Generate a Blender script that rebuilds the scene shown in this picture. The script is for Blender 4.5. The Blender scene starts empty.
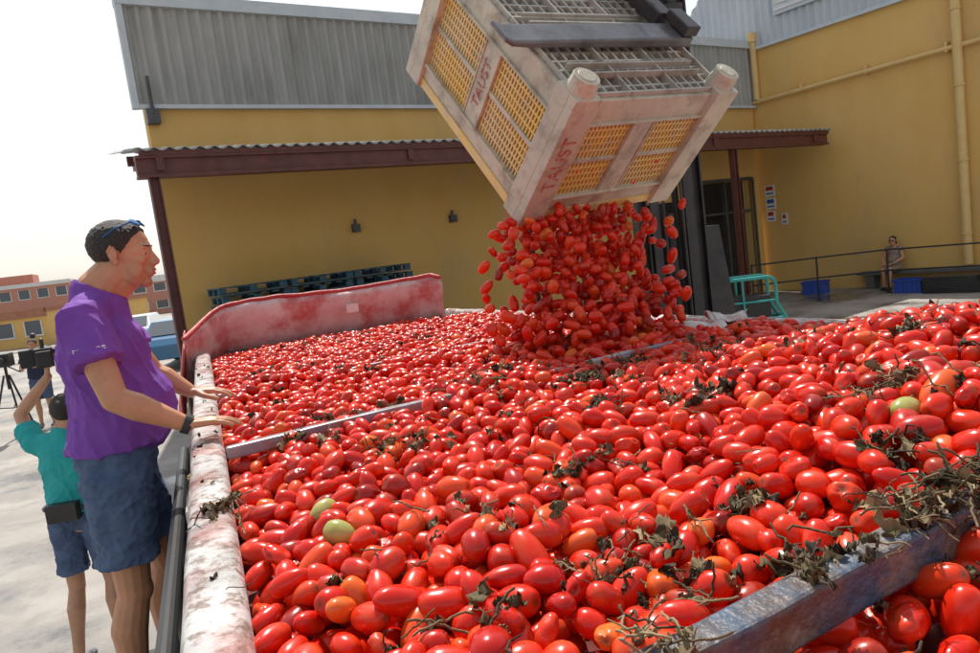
import bpy, bmesh, math, random
import numpy as np
from mathutils import Vector, Matrix, Euler, noise as mnoise
random.seed(7); np.random.seed(7)
scene=bpy.context.scene
D2R=math.radians
V=Vector
# ------------------------------------------------------------ materials
def nodes(m):
    m.use_nodes=True; nt=m.node_tree; b=nt.nodes['Principled BSDF']; return nt,b
def rgba(c): return (c[0],c[1],c[2],1)
def mat(name,c1,c2=None,scale=4,rough=.6,bump=0,bscale=40,metal=0,coat=0,stain=None,sscale=3,samt=.5,lo=.35,hi=.65,rough2=None,stretch=None,slo=.5,shi=.68,srough=None):
    m=bpy.data.materials.new(name); nt,b=nodes(m); N=nt.nodes; L=nt.links
    b.inputs['Roughness'].default_value=rough; b.inputs['Metallic'].default_value=metal
    b.inputs['Coat Weight'].default_value=coat; b.inputs['Coat Roughness'].default_value=.15
    b.inputs['Base Color'].default_value=rgba(c1)
    tc=N.new('ShaderNodeTexCoord'); co=tc.outputs['Object']
    if stretch:
        mp=N.new('ShaderNodeMapping'); mp.inputs['Scale'].default_value=stretch; L.new(co,mp.inputs[0]); co=mp.outputs[0]
    col=None
    if c2 is not None:
        n=N.new('ShaderNodeTexNoise'); n.inputs['Scale'].default_value=scale; n.inputs['Detail'].default_value=4; n.inputs['Roughness'].default_value=.62
        L.new(co,n.inputs['Vector'])
        r=N.new('ShaderNodeValToRGB'); r.color_ramp.elements[0].position=lo; r.color_ramp.elements[1].position=hi
        r.color_ramp.elements[0].color=rgba(c1); r.color_ramp.elements[1].color=rgba(c2)
        L.new(n.outputs[0],r.inputs[0]); col=r.outputs[0]
        if rough2 is not None:
            mr=N.new('ShaderNodeMapRange'); mr.inputs[1].default_value=lo; mr.inputs[2].default_value=hi
            mr.inputs[3].default_value=rough; mr.inputs[4].default_value=rough2
            L.new(n.outputs[0],mr.inputs[0]); L.new(mr.outputs[0],b.inputs['Roughness'])
    if stain is not None:
        n2=N.new('ShaderNodeTexNoise'); n2.inputs['Scale'].default_value=sscale; n2.inputs['Detail'].default_value=7; n2.inputs['Roughness'].default_value=.7
        L.new(co,n2.inputs['Vector'])
        r2=N.new('ShaderNodeMapRange'); r2.inputs[1].default_value=slo; r2.inputs[2].default_value=shi; r2.inputs[4].default_value=samt
        L.new(n2.outputs[0],r2.inputs[0])
        mx=N.new('ShaderNodeMix'); mx.data_type='RGBA'; L.new(r2.outputs[0],mx.inputs[0])
        if col: L.new(col,mx.inputs[6])
        else: mx.inputs[6].default_value=rgba(c1)
        mx.inputs[7].default_value=rgba(stain); col=mx.outputs[2]
        if srough is not None:
            m4=N.new('ShaderNodeMapRange'); m4.inputs[1].default_value=slo+.03; m4.inputs[2].default_value=shi; m4.inputs[3].default_value=rough; m4.inputs[4].default_value=srough
            L.new(n2.outputs[0],m4.inputs[0]); L.new(m4.outputs[0],b.inputs['Roughness'])
    if col: L.new(col,b.inputs['Base Color'])
    if bump:
        nb=N.new('ShaderNodeTexNoise'); nb.inputs['Scale'].default_value=bscale; nb.inputs['Detail'].default_value=3
        L.new(co,nb.inputs['Vector'])
        bp=N.new('ShaderNodeBump'); bp.inputs['Strength'].default_value=min(1,bump); bp.inputs['Distance'].default_value=.02
        L.new(nb.outputs[0],bp.inputs['Height']); L.new(bp.outputs[0],b.inputs['Normal'])
    return m
# ------------------------------------------------------------ mesh helpers
class MB:
    def __init__(s): s.v=[]; s.f=[]; s.m=[]
    def add(s,vs,fs,mi=0):
        o=len(s.v); s.v+= [tuple(v) for v in vs]; s.f+=[tuple(i+o for i in f) for f in fs]; s.m+=[mi]*len(fs)
    def box(s,a,b,mi=0,M=None):
        x0,y0,z0=a; x1,y1,z1=b
        vs=[V((x,y,z)) for z in (z0,z1) for x,y in ((x0,y0),(x1,y0),(x1,y1),(x0,y1))]
        if M is not None: vs=[M@v for v in vs]
        s.add(vs,[(0,3,2,1),(4,5,6,7),(0,1,5,4),(1,2,6,5),(2,3,7,6),(3,0,4,7)],mi)
    def prism(s,poly,z0,z1,mi=0):
        n=len(poly); vs=[(x,y,z0) for x,y in poly]+[(x,y,z1) for x,y in poly]
        s.add(vs,[tuple(range(n))[::-1],tuple(range(n,2*n))]+[(i,(i+1)%n,n+(i+1)%n,n+i) for i in range(n)],mi)
    def cyl(s,p0,p1,r0,r1=None,n=16,mi=0,cap=True):
        p0=V(p0);p1=V(p1); r1=r0 if r1 is None else r1
        q=(p1-p0).to_track_quat('Z','Y'); vs=[]
        for p,r in ((p0,r0),(p1,r1)):
            for i in range(n):
                a=2*math.pi*i/n; vs.append(p+q@V((r*math.cos(a),r*math.sin(a),0)))
        fs=[(i,(i+1)%n,n+(i+1)%n,n+i) for i in range(n)]
        if cap: fs+= [tuple(range(n))[::-1],tuple(range(n,2*n))]
        s.add(vs,fs,mi)
    def tube(s,pts,r,n=8,mi=0):
        for a,b in zip(pts[:-1],pts[1:]): s.caps(a,b,r,r,n=n,k=2,mi=mi)
    def caps(s,p0,p1,r0,r1,n=14,k=5,mi=0):
        p0=V(p0);p1=V(p1); d=p1-p0; L=d.length
        q=d.to_track_quat('Z','Y') if L>1e-6 else Matrix.Identity(3).to_quaternion()
        rings=[]
        for i in range(1,k+1): t=-math.pi/2+i*math.pi/2/k; rings.append((r0*math.sin(t),r0*math.cos(t)))
        for i in range(0,k): t=i*math.pi/2/k; rings.append((L+r1*math.sin(t),r1*math.cos(t)))
        vs=[p0+q@V((0,0,-r0))]
        for z,r in rings:
            for i in range(n): a=2*math.pi*i/n; vs.append(p0+q@V((r*math.cos(a),r*math.sin(a),z)))
        vs.append(p0+q@V((0,0,L+r1)))
        fs=[(0,1+(i+1)%n,1+i) for i in range(n)]
        for j in range(len(rings)-1):
            for i in range(n):
                a=1+j*n+i;b=1+j*n+(i+1)%n; fs.append((a,b,b+n,a+n))
        e=len(vs)-1; o=1+(len(rings)-1)*n
        fs+=[(e,o+i,o+(i+1)%n) for i in range(n)]
        s.add(vs,fs,mi)
    def ell(s,c,r,R=None,n=20,k=12,mi=0):
        c=V(c); vs=[]; R=R or Matrix.Identity(3)
        vs.append(c+R@V((0,0,-r[2])))
        for j in range(1,k):
            t=-math.pi/2+math.pi*j/k
            for i in range(n): a=2*math.pi*i/n; vs.append(c+R@V((r[0]*math.cos(t)*math.cos(a),r[1]*math.cos(t)*math.sin(a),r[2]*math.sin(t))))
        vs.append(c+R@V((0,0,r[2])))
        fs=[(0,1+(i+1)%n,1+i) for i in range(n)]
        for j in range(k-2):
            for i in range(n):
                a=1+j*n+i;b=1+j*n+(i+1)%n; fs.append((a,b,b+n,a+n))
        e=len(vs)-1;o=1+(k-2)*n
        fs+=[(e,o+i,o+(i+1)%n) for i in range(n)]
        s.add(vs,fs,mi)
    def obj(s,name,mats,parent=None,smooth=False,bevel=0,coll=None):
        me=bpy.data.meshes.new(name); me.from_pydata(s.v,[],s.f)
        for m in (mats if isinstance(mats,(list,tuple)) else [mats]): me.materials.append(m)
        me.polygons.foreach_set('material_index',s.m)
        if smooth: me.polygons.foreach_set('use_smooth',[True]*len(s.f))
        me.update(); o=bpy.data.objects.new(name,me); (coll or scene.collection).objects.link(o)
        if parent: o.parent=parent
        if bevel:
            b=o.modifiers.new('b','BEVEL'); b.width=bevel; b.segments=2; b.limit_method='ANGLE'
        return o
def empty(name,loc=(0,0,0),rz=0,parent=None):
    e=bpy.data.objects.new(name,None); e.location=loc; e.rotation_euler=(0,0,rz); e.empty_display_size=.2
    scene.collection.objects.link(e)
    if parent: e.parent=parent
    return e
def frame(o,xa,ya):
    xa=V(xa).normalized();ya=V(ya);ya=(ya-xa*ya.dot(xa)).normalized();za=xa.cross(ya); M_=Matrix((xa,ya,za)).transposed().to_4x4(); M_.translation=o; return M_
def textobj(name,body,size,mt,M,parent=None,ext=.001):
    cu=bpy.data.curves.new(name,'FONT'); cu.body=body; cu.size=size; cu.extrude=ext; cu.align_x='CENTER'; cu.align_y='CENTER'
    o=bpy.data.objects.new(name,cu); cu.materials.append(mt); scene.collection.objects.link(o)
    if parent: o.parent=parent
    o.matrix_local=M; return o
def remesh(mb,name,mt,voxel,parent=None,smooth=3,disp=None,keep=None):
    o=mb.obj(name,mt)
    r=o.modifiers.new('r','REMESH'); r.mode='VOXEL'; r.voxel_size=voxel; r.use_smooth_shade=True
    s=o.modifiers.new('s','SMOOTH'); s.factor=.6; s.iterations=smooth
    dg=bpy.context.evaluated_depsgraph_get(); me=bpy.data.meshes.new_from_object(o.evaluated_get(dg))
    old=o.data; o.modifiers.clear(); o.data=me; bpy.data.meshes.remove(old)
    if not me.materials: me.materials.append(mt)
    if disp or keep:
        bm=bmesh.new(); bm.from_mesh(me)
        if keep:
            kill=[f for f in bm.faces if not keep(f.calc_center_median())]
            bmesh.ops.delete(bm,geom=kill,context='FACES')
        if disp:
            bm.normal_update()
            nv=[v.normal.copy() for v in bm.verts]
            for v,n in zip(bm.verts,nv): v.co+=n*disp(v.co)
        bm.to_mesh(me); bm.free()
    me.polygons.foreach_set('use_smooth',[True]*len(me.polygons)); me.update()
    if parent: o.parent=parent
    return o
# ------------------------------------------------------------ camera
roll=D2R(7.4);pit=D2R(6.3);yaw=D2R(21.9)
R0=V((math.cos(yaw),-math.sin(yaw),0)); F=V((math.sin(yaw)*math.cos(pit),math.cos(yaw)*math.cos(pit),-math.sin(pit)))
U0=R0.cross(F); Rr=R0*math.cos(roll)-U0*math.sin(roll); Uu=U0*math.cos(roll)+R0*math.sin(roll)
cd=bpy.data.cameras.new('camera'); cam=bpy.data.objects.new('camera',cd); scene.collection.objects.link(cam)
Mx=Matrix((Rr,Uu,-F)).transposed().to_4x4(); Mx.translation=(0,0,2.3); cam.matrix_world=Mx
cd.sensor_width=36; cd.lens=25.71; cd.clip_start=.05; cd.clip_end=3000; scene.camera=cam
# ------------------------------------------------------------ world, sun
SUN_EL=D2R(57); SUN_AZ=D2R(8)
w=bpy.data.worlds.new('World'); scene.world=w; w.use_nodes=True; nt=w.node_tree
bg=nt.nodes['Background']; sk=nt.nodes.new('ShaderNodeTexSky'); sk.sky_type='NISHITA'; sk.sun_disc=False
sk.sun_elevation=SUN_EL; sk.sun_rotation=SUN_AZ; sk.dust_density=1.4; sk.air_density=1.6; sk.ozone_density=3
hs=nt.nodes.new('ShaderNodeHueSaturation'); hs.inputs['Saturation'].default_value=.32
nt.links.new(sk.outputs[0],hs.inputs['Color']); nt.links.new(hs.outputs[0],bg.inputs[0]); bg.inputs[1].default_value=.15
sd=bpy.data.lights.new('sun','SUN'); sd.energy=5.0; sd.angle=D2R(.55); sd.color=(1,.95,.87)
so=bpy.data.objects.new('sun',sd); scene.collection.objects.link(so)
sdir=V((math.sin(SUN_AZ)*math.cos(SUN_EL),math.cos(SUN_AZ)*math.cos(SUN_EL),math.sin(SUN_EL)))
so.rotation_euler=(-sdir).to_track_quat('-Z','Y').to_euler(); so.location=sdir*50
scene.view_settings.view_transform='Standard'; scene.view_settings.look='None'; scene.view_settings.exposure=0
# ------------------------------------------------------------ ground
mb=MB(); S=1500; mb.add([(-S,-S,0),(S,-S,0),(S,S,0),(-S,S,0)],[(0,1,2,3)])
m_ground=mat('concrete_ground',(.29,.265,.24),(.41,.375,.34),scale=.9,rough=.85,bump=.2,bscale=25,stain=(.12,.11,.10),sscale=.50,samt=.95,slo=.46,shi=.60,srough=.18)
mb.obj('ground',m_ground)
# ------------------------------------------------------------ warehouse
m_yel=mat('yellow_plaster',(.69,.425,.125),(.75,.48,.165),scale=1.2,rough=.85,bump=.15,bscale=60,stain=(.48,.32,.14),sscale=.6,samt=.55,stretch=(1,1,.5))
m_cor=mat('grey_corrugated',(.30,.30,.28),(.42,.42,.40),scale=2,rough=.7,stain=(.17,.16,.14),sscale=1.6,samt=.6,stretch=(1,1,.2))
m_corb=mat('blue_grey_corrugated',(.46,.50,.55),(.55,.59,.63),scale=2,rough=.6,stretch=(1,1,.3))
m_cap=mat('light_blue_flashing',(.50,.56,.60),(.6,.64,.66),rough=.5)
m_red=mat('red_oxide_steel',(.10,.028,.024),(.16,.05,.04),scale=6,rough=.55,stain=(.06,.03,.025))
m_dark=mat('painted_door_shade',(.012,.012,.014),rough=.7)
m_grey=mat('grey_metal',(.25,.25,.25),(.33,.33,.33),rough=.5,metal=.3)
m_dgrey=mat('dark_frame_metal',(.06,.06,.06),(.09,.09,.09),rough=.5)
m_black=mat('black_plastic',(.015,.015,.016),(.03,.03,.03),rough=.45)
m_white=mat('white_paint',(.75,.75,.73),(.65,.64,.62),rough=.6)
def corru(mb,p0,p1,z0,z1,pitch,amp,mi=0):
    p0=V((*p0,0));p1=V((*p1,0)); d=p1-p0; L=d.length; d.normalize(); nn=V((d.y,-d.x,0)); n=int(L/pitch*8); vs=[]
    for i in range(n+1):
        x=L*i/n; q=p0+d*x+nn*amp*math.sin(2*math.pi*x/pitch)
        vs+=[(q.x,q.y,z0),(q.x,q.y,z1)]
    mb.add(vs,[(2*i,2*i+2,2*i+3,2*i+1) for i in range(n)],mi)
WH=empty('yellow_warehouse',(-.35,13.1,0),D2R(10.6))
mb=MB()
mb.box((0,0,0),(13.3,.3,5.36)); mb.box((13.3,0,3.3),(15.7,.3,5.36)); mb.box((15.7,0,0),(16.05,.3,5.36))
mb.prism([(0.02,.3),(.32,.3),(2.6,9),(2.3,9)],0,5.36); mb.box((2.6,9,0),(16,9.3,5.36))
mb.obj('walls',m_yel,WH)
mb=MB(); mb.box((13.1,.45,0),(15.9,.5,3.4)); mb.obj('door_shade_sheet',m_dark,WH)  # thin sheet behind the doorway; its near-black colour stands in for interior shade
mb=MB(); mb.box((13.22,-.03,0),(13.3,.1,3.36)); mb.box((15.7,-.03,0),(15.78,.1,3.36)); mb.box((13.3,-.03,3.3),(15.7,.1,3.38))
mb.box((14.6,.1,0),(14.68,.2,3.3)); mb.box((13.3,.1,2.4),(15.7,.2,2.46)); mb.obj('door_frame',m_dgrey,WH)
mb=MB(); corru(mb,(-.12,-.06),(16.1,-.06),5.37,6.98,.19,.035); corru(mb,(0.02,.3),(2.3,9),5.37,6.98,.19,.03)
o=mb.obj('corrugated_parapet',m_cor,WH,smooth=True)
mb=MB(); mb.box((-.2,-.14,6.95),(16.1,.1,7.16)); mb.box((-.2,-.13,5.3),(-.1,.02,6.95)); mb.box((-.1,-.12,5.30),(16.05,-.003,5.365)); mb.obj('flashing',m_cap,WH)
mb=MB(); mb.prism([(.1,.1),(16,.1),(16,9.2),(2.5,9.2)],6.8,6.9); mb.obj('roof',m_grey,WH)
mb=MB()
for u in (3.3,5.5,8.2): mb.box((u,-.12,2.95),(u+.14,-.003,3.10)); mb.cyl((u+.07,-.06,3.1),(u+.07,-.06,3.2),.025)
mb.box((-.02,-.2,5.05),(.18,-.003,5.28)); mb.cyl((.08,-.18,5.2),(.08,-.18,5.8),.03)
mb.obj('wall_lamps',m_dgrey,WH)
CN=empty('loading_canopy',(-.35,13.1,0),D2R(10.6))
mb=MB()
n=int(16.7/.2*8)
vs=[]
for i in range(n+1):
    u=-.66+16.6*i/n; dz=.022*math.sin(2*math.pi*(u)/.2)
    vs+=[(u,-2.35,4.24+dz),(u,-.02,4.62+dz)]
mb.add(vs,[(2*i,2*i+2,2*i+3,2*i+1) for i in range(n)])
so_=mb.obj('roof_sheet',m_cor,CN,smooth=True); so_.modifiers.new('s','SOLIDIFY').thickness=.012
mb=MB()
mb.box((-.6,-2.25,3.90),(15.9,-2.13,4.12)); mb.box((-.6,-2.3,4.12),(15.9,-2.08,4.16)); mb.box((-.6,-2.3,3.86),(15.9,-2.08,3.90))
mb.box((-.55,-1.1,4.22),(15.9,-1.02,4.36)); mb.box((-.55,-2.31,4.16),(15.9,-2.25,4.22))
for u in (-.3,3.6,7.5,11.4,15.3):
    mb.add([(u-.05,-2.3,4.14),(u+.05,-2.3,4.14),(u+.05,-.005,4.50),(u-.05,-.005,4.50),(u-.05,-2.3,3.95),(u+.05,-2.3,3.95),(u+.05,-.005,4.30),(u-.05,-.005,4.30)],[(0,1,2,3),(7,6,5,4),(0,4,5,1),(1,5,6,2),(2,6,7,3),(3,7,4,0)])
mb.obj('beams',m_red,CN)
mb=MB()
for u in (-.40,5.9,12.1):
    mb.box((u-.07,-2.26,.0),(u-.05,-2.12,3.86)); mb.box((u+.05,-2.26,.0),(u+.07,-2.12,3.86)); mb.box((u-.05,-2.2,0),(u+.05,-2.18,3.86)); mb.box((u-.15,-2.34,0),(u+.15,-2.04,.03))
mb.obj('columns',m_red,CN)
RB=empty('yellow_building',(15.5,16.1,0),math.atan2(-.967,.254))
mb=MB()
mb.box((0,0,0),(16,.3,6.9)); mb.box((15.7,.3,0),(16,14,6.9)); mb.box((-.3,.3,0),(0,14,6.9))
mb.obj('walls',m_yel,RB)
mb=MB(); n=int(19/.22*8); vs=[]
for i in range(n+1):
    x=-2.9+19*i/n; yy=-.04-.03*math.sin(2*math.pi*x/.22); zt=min(10.2,7.55+(x+2.9)*.9)
    vs+=[(x,yy,6.95 if x>0 else 6.0),(x,yy,zt)]
mb.add(vs,[(2*i,2*i+2,2*i+3,2*i+1) for i in range(n)]); mb.obj('corrugated_upper_wall',m_corb,RB,smooth=True)
mb=MB(); mb.box((-2.85,.04,6.91),(15.9,14,7.5)); mb.obj('upper_block',m_corb,RB)
mb=MB(); mb.box((0,-.12,6.88),(16,-.003,6.96))
mb.box((.9,-.14,7.6),(2.4,-.09,9.2)); mb.obj('flashing',m_cap,RB)
mb=MB()
for k in range(9): mb.box((.95,-.17,7.7+k*.17),(2.35,-.14,7.78+k*.17))
mb.obj('louvres',m_white,RB)
m_pipe=mat('painted_pipe',(.68,.46,.18),(.74,.52,.22),rough=.5)
mb=MB(); mb.cyl((0,-.12,5.45),(16,-.12,5.60),.055); mb.cyl((5.25,-.14,.5),(5.25,-.14,8.6),.10,n=20); mb.cyl((.2,-.12,5.5),(.2,-.12,7.3),.09)
for z in (1.2,2.9,4.6,6.3,8): mb.cyl((5.25,-.14,z),(5.25,-.14,z+.06),.118,n=20)
for x in (1.5,3.2,5.0,7,9): mb.box((x,-.16,5.42),(x+.05,-.003,5.66))
mb.cyl((.2,-.12,7.1),(.2,-.12,7.35),.13)
mb.obj('rain_pipes',m_pipe,RB,smooth=False)
m_sign1=mat('sign_white',(.75,.75,.75),rough=.5); m_signr=mat('sign_red',(.45,.03,.03),rough=.5); m_signb=mat('sign_blue',(.03,.1,.4),rough=.5)
SG=empty('wall_safety_signs',(15.5,16.1,0),math.atan2(-.967,.254))
mb=MB()
for (x,z,w1) in ((.15,2.75,.30),(.15,2.38,.30),(.15,2.02,.26),(.6,1.9,.18)):
    mb.box((x,-.03,z),(x+w1,-.004,z+.32),0); mb.box((x+.04,-.036,z+.17),(x+w1-.04,-.031,z+.28),1 if z!=2.38 else 2); mb.box((x+.04,-.036,z+.06),(x+w1-.04,-.031,z+.1),2)
mb.obj('sign_plates',[m_sign1,m_signr,m_signb],SG)
# ------------------------------------------------------------ pallets
m_pal=mat('blue_painted_wood',(.022,.065,.10),(.045,.11,.15),scale=8,rough=.8,stain=(.12,.10,.08),sscale=6)
PS=empty('pallet_stack',(-.35,13.1,0),D2R(10.6))
mb=MB()
for s in range(3):
    u0=.45+s*1.17
    for k in range((15,15,15)[s]):
        z=.002+k*.15; j=random.uniform(-.03,.03)
        for v in (-1.1,-.72,-.34):
            for q in (0,.5,1.0): mb.box((u0+q+j,v,z+.022),(u0+q+.12+j,v+.1,z+.10))
            mb.box((u0+j,v-.01,z),(u0+1.12+j,v+.11,z+.02))
        for q in range(6): mb.box((u0+q*.204+j,-1.12,z+.102),(u0+q*.204+.1+j,-.22,z+.122+.004))
mb.obj('pallets',m_pal,PS)
# ------------------------------------------------------------ trailer
TR=empty('tomato_trailer')
m_rail=mat('worn_rail_paint',(.46,.44,.42),(.62,.60,.58),scale=5,rough=.22,rough2=.5,bump=.2,bscale=35,stain=(.36,.07,.045),sscale=5.5,samt=.85,slo=.46,shi=.64)
nt,b=nodes(m_rail); N=nt.nodes;L=nt.links
old=b.inputs['Base Color'].links[0].from_socket
tc=N.new('ShaderNodeTexCoord'); n3=N.new('ShaderNodeTexNoise'); n3.inputs['Scale'].default_value=22; n3.inputs['Detail'].default_value=7; n3.inputs['Roughness'].default_value=.75; L.new(tc.outputs['Object'],n3.inputs['Vector'])
r3=N.new('ShaderNodeMapRange'); r3.inputs[1].default_value=.50; r3.inputs[2].default_value=.60; r3.inputs[4].default_value=.85; L.new(n3.outputs[0],r3.inputs[0])
m3=N.new('ShaderNodeMix'); m3.data_type='RGBA'; L.new(r3.outputs[0],m3.inputs[0]); L.new(old,m3.inputs[6]); m3.inputs[7].default_value=(.17,.13,.10,1); L.new(m3.outputs[2],b.inputs['Base Color'])
m_side=mat('trailer_side_paint',(.06,.07,.08),(.10,.11,.12),scale=3,rough=.5,stain=(.08,.04,.03),sscale=5,samt=.8)
m_bar=mat('worn_blue_bar',(.50,.48,.46),(.12,.16,.24),scale=2.0,rough=.35,stain=(.30,.12,.08),sscale=13,samt=.85,slo=.46,shi=.6)
m_barn=mat('rusty_blue_beam',(.045,.10,.17),(.12,.075,.05),scale=9,rough=.5,bump=.4,bscale=60,stain=(.24,.21,.17),sscale=14,samt=.8)
YF=6.0
def RX(y): return 2.02+(6.2-y)*.112
def rough_rail(mb,x0,x1,y0,y1,z0,z1,xf=None):
    n=90; prof=[(0,0),(0,.8),(.12,.96),(.3,1),(.7,1),(.88,.96),(1,.8),(1,0)]; m=len(prof); vs=[]
    for i in range(n+1):
        y=y0+(y1-y0)*i/n; ox=(xf(y) if xf else 0)
        for (a,k) in prof:
            vs.append((ox+x0+(x1-x0)*a+.003*mnoise.noise(V((a*2,y*4,1))),y,z0+(z1-z0)*k+(.006*mnoise.noise(V((a*3,y*3.5,4))) if k>.5 else 0)))
    fs=[(i*m+j,i*m+j+1,(i+1)*m+j+1,(i+1)*m+j) for i in range(n) for j in range(m-1)]+[tuple(range(m)),tuple(range(n*m,n*m+m))[::-1]]
    mb.add(vs,fs)
mb=MB(); rough_rail(mb,-.11,-.01,-.8,YF,1.70,1.80); rough_rail(mb,0,.1,-.8,6.15,1.70,1.80,RX); mb.obj('top_rails',m_rail,TR,smooth=True)
y0,y1=-.8,6.15
mb=MB()
mb.box((-.085,-.8,.85),(-.035,YF,1.70)); mb.prism([(RX(y0)+.025,y0),(RX(y0)+.075,y0),(RX(y1)+.075,y1),(RX(y1)+.025,y1)],.85,1.70); mb.box((-.035,YF-.02,.85),(2.06,YF+.03,1.75)); mb.box((-.035,-.8,.85),(2.8,-.75,1.75)); mb.prism([(-.1,-.8),(2.85,-.8),(2.1,6.1),(-.1,6.1)],.78,.849)
for k in range(9):
    y=-.6+k*.8; mb.box((-.108,y,.86),(-.086,y+.08,1.699)); mb.box((RX(y)+.076,y,.86),(RX(y)+.098,y+.08,1.699))
mb.box((-.14,-.8,.70),(-.03,YF,.779)); mb.box((.6,-.8,.5),(.75,YF+1,.779)); mb.box((1.7,-.8,.5),(1.85,YF+1,.779)); mb.box((.2,-1.0,.45),(2.2,-.85,.6))
mb.obj('body_and_chassis',m_side,TR)
m_tire=mat('tyre_rubber',(.02,.02,.02),(.035,.033,.03),rough=.8)
mb=MB()
for y in (.8,1.75):
    for x0,x1 in ((-.05,.25),(2.2,2.5)):
        mb.cyl((x0,y,.42),(x1,y,.42),.42,n=32,mi=0); mb.cyl((x0-.01,y,.42),(x1+.01,y,.42),.23,n=24,mi=1)
mb.obj('wheels',[m_tire,m_grey],TR,bevel=.02)
mb=MB(); mb.box((-.66,2.1,.78),(-.16,3.2,.815)); mb.box((-.66,2.1,.70),(-.62,3.2,.78))
mb.box((-.66,2.1,.36),(-.16,2.14,.78)); mb.box((-.66,3.16,.36),(-.16,3.2,.78)); mb.box((-.6,2.15,.36),(-.3,3.15,.39))
mb.box((-.20,.9,.55),(-.145,3.3,1.30)); mb.box((-.26,.9,1.30),(-.112,3.3,1.33))
for y in (1.1,1.9,2.3,3.2): mb.caps((-.17,y,.6),(-.17,y,1.62),.02,.02)
mb.caps((-.17,1.1,1.62),(-.17,3.2,1.62),.02,.02)
mb.obj('step_platform',m_black,TR)
def bar(name,p0,p1,wd,ht,mt):
    p0=V(p0);p1=V(p1); d=p1-p0; q=d.to_track_quat('X','Z').to_matrix().to_4x4(); q.translation=p0
    mb=MB(); L=d.length; n=40; vs=[]
    for i in range(n+1):
        x=L*i/n; z=.005*mnoise.noise(V((x*3,p0.y,0)))+.002*mnoise.noise(V((x*14,p0.y,0)))
        for (y,zz) in ((-wd/2,-ht),(wd/2,-ht),(wd/2,0),(-wd/2,0)): vs.append(q@V((x,y+.003*mnoise.noise(V((x*8,y*30,2))),zz+z)))
    fs=[(0,3,2,1),(4*n,4*n+1,4*n+2,4*n+3)]
    for i in range(n):
        for j in range(4): a=4*i+j;b=4*i+(j+1)%4; fs.append((a,b,b+4,a+4))
    mb.add(vs,fs); return mb.obj(name,mt,TR,bevel=.006)
bar('cross_bar',(-.005,2.29,1.800),(RX(2.5),2.52,1.815),.034,.04,m_bar)
bar('cross_bar_rear',(-.005,3.50,1.79),(RX(3.6),3.66,1.810),.035,.04,m_bar)
bar('near_beam',(-.005,.555,1.855),(RX(.75),.775,1.905),.046,.06,m_barn)
m_tarp=mat('stained_tarp',(.60,.38,.37),(.70,.58,.56),scale=3,rough=.5,bump=.3,bscale=9,stain=(.48,.09,.085),sscale=3.2,samt=.85,slo=.45,shi=.62)
m_tarpr=mat('red_tarp',(.42,.035,.035),(.5,.07,.06),scale=4,rough=.55,bump=.4,bscale=14)
mb=MB()
path=[]
for i in range(41):
    t=i/40
    x=-.16+2.11*t
    c=max(0,1-(x+.16)/.38); c2=max(0,1-(1.95-x)/.08)
    y=6.0-.55*c**2.2-.08*c2**2
    top=2.12-.17*c**1.5-.03*c2**2+.012*math.sin(x*4)+.012*mnoise.noise(V((x*6,0,0)))
    path.append((x,y,top))
prof=[(-.02,0.0,0),(-.00,.3,0),(.03,.6,0),(.07,.85,0),(.04,.97,0),(-.04,1.0,0),(-.1,.96,1)]
vs=[];nP=len(prof)
for (x,y,top) in path:
    for (dy,k,_) in prof:
        z=1.70+(top-1.70)*k; vs.append((x,y-dy+.03*mnoise.noise(V((x*5,k*3,0))),z+.010*mnoise.noise(V((x*7,k*2,3)))))
fs=[]
for i in range(40):
    for j in range(nP-1): fs.append((i*nP+j,(i+1)*nP+j,(i+1)*nP+j+1,i*nP+j+1))
mb.add(vs,fs,0)
o=mb.obj('tarp_bulkhead',m_tarp,TR,smooth=True); o.modifiers.new('s','SOLIDIFY').thickness=.012
mb=MB()
for a,b in zip(path[:-1],path[1:]): mb.caps((a[0],a[1]-.02,a[2]+.002),(b[0],b[1]-.02,b[2]+.002),.019,.019,n=8,k=3)
mb.obj('tarp_edge',m_tarpr,TR,smooth=True)
mb=MB(); vs=[]
for i in range(13):
    t=i/12
    for j in range(9):
        k=j/8; vs.append((-.17-.10*k-.03*math.sin(t*9+k*4)*k,5.25+.85*t,1.98-.10*(1-t)-.55*k+.02*math.sin(t*12)))
mb.add(vs,[(i*9+j,(i+1)*9+j,(i+1)*9+j+1,i*9+j+1) for i in range(12) for j in range(8)])
o=mb.obj('tarp_fold',m_tarpr,TR,smooth=True); o.modifiers.new('s','SOLIDIFY').thickness=.01
mb=MB(); mb.box((1.10,5.88,1.92),(1.20,5.89,1.99)); mb.obj('label',m_white,TR)
m_sheet=mat('pale_plastic_sheet',(.55,.53,.50),(.66,.63,.6),rough=.25,stain=(.40,.10,.08),sscale=9,samt=.7,bump=.4,bscale=25)
mb=MB(); vs=[]
for i in range(25):
    for j in range(11):
        x=2.00+.42*i/24; y=2.40+.20*j/10+.25*(i/24)+.04*math.sin(i*.9)
        vs.append((x,y,1.815+.07*abs(mnoise.noise(V((x*9,y*7,1))))+.015*math.sin(y*24+x*16)))
mb.add(vs,[(i*11+j,(i+1)*11+j,(i+1)*11+j+1,i*11+j+1) for i in range(24) for j in range(10)])
o=mb.obj('plastic_liner',m_sheet,TR,smooth=True); o.modifiers.new('s','SOLIDIFY').thickness=.004
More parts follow.
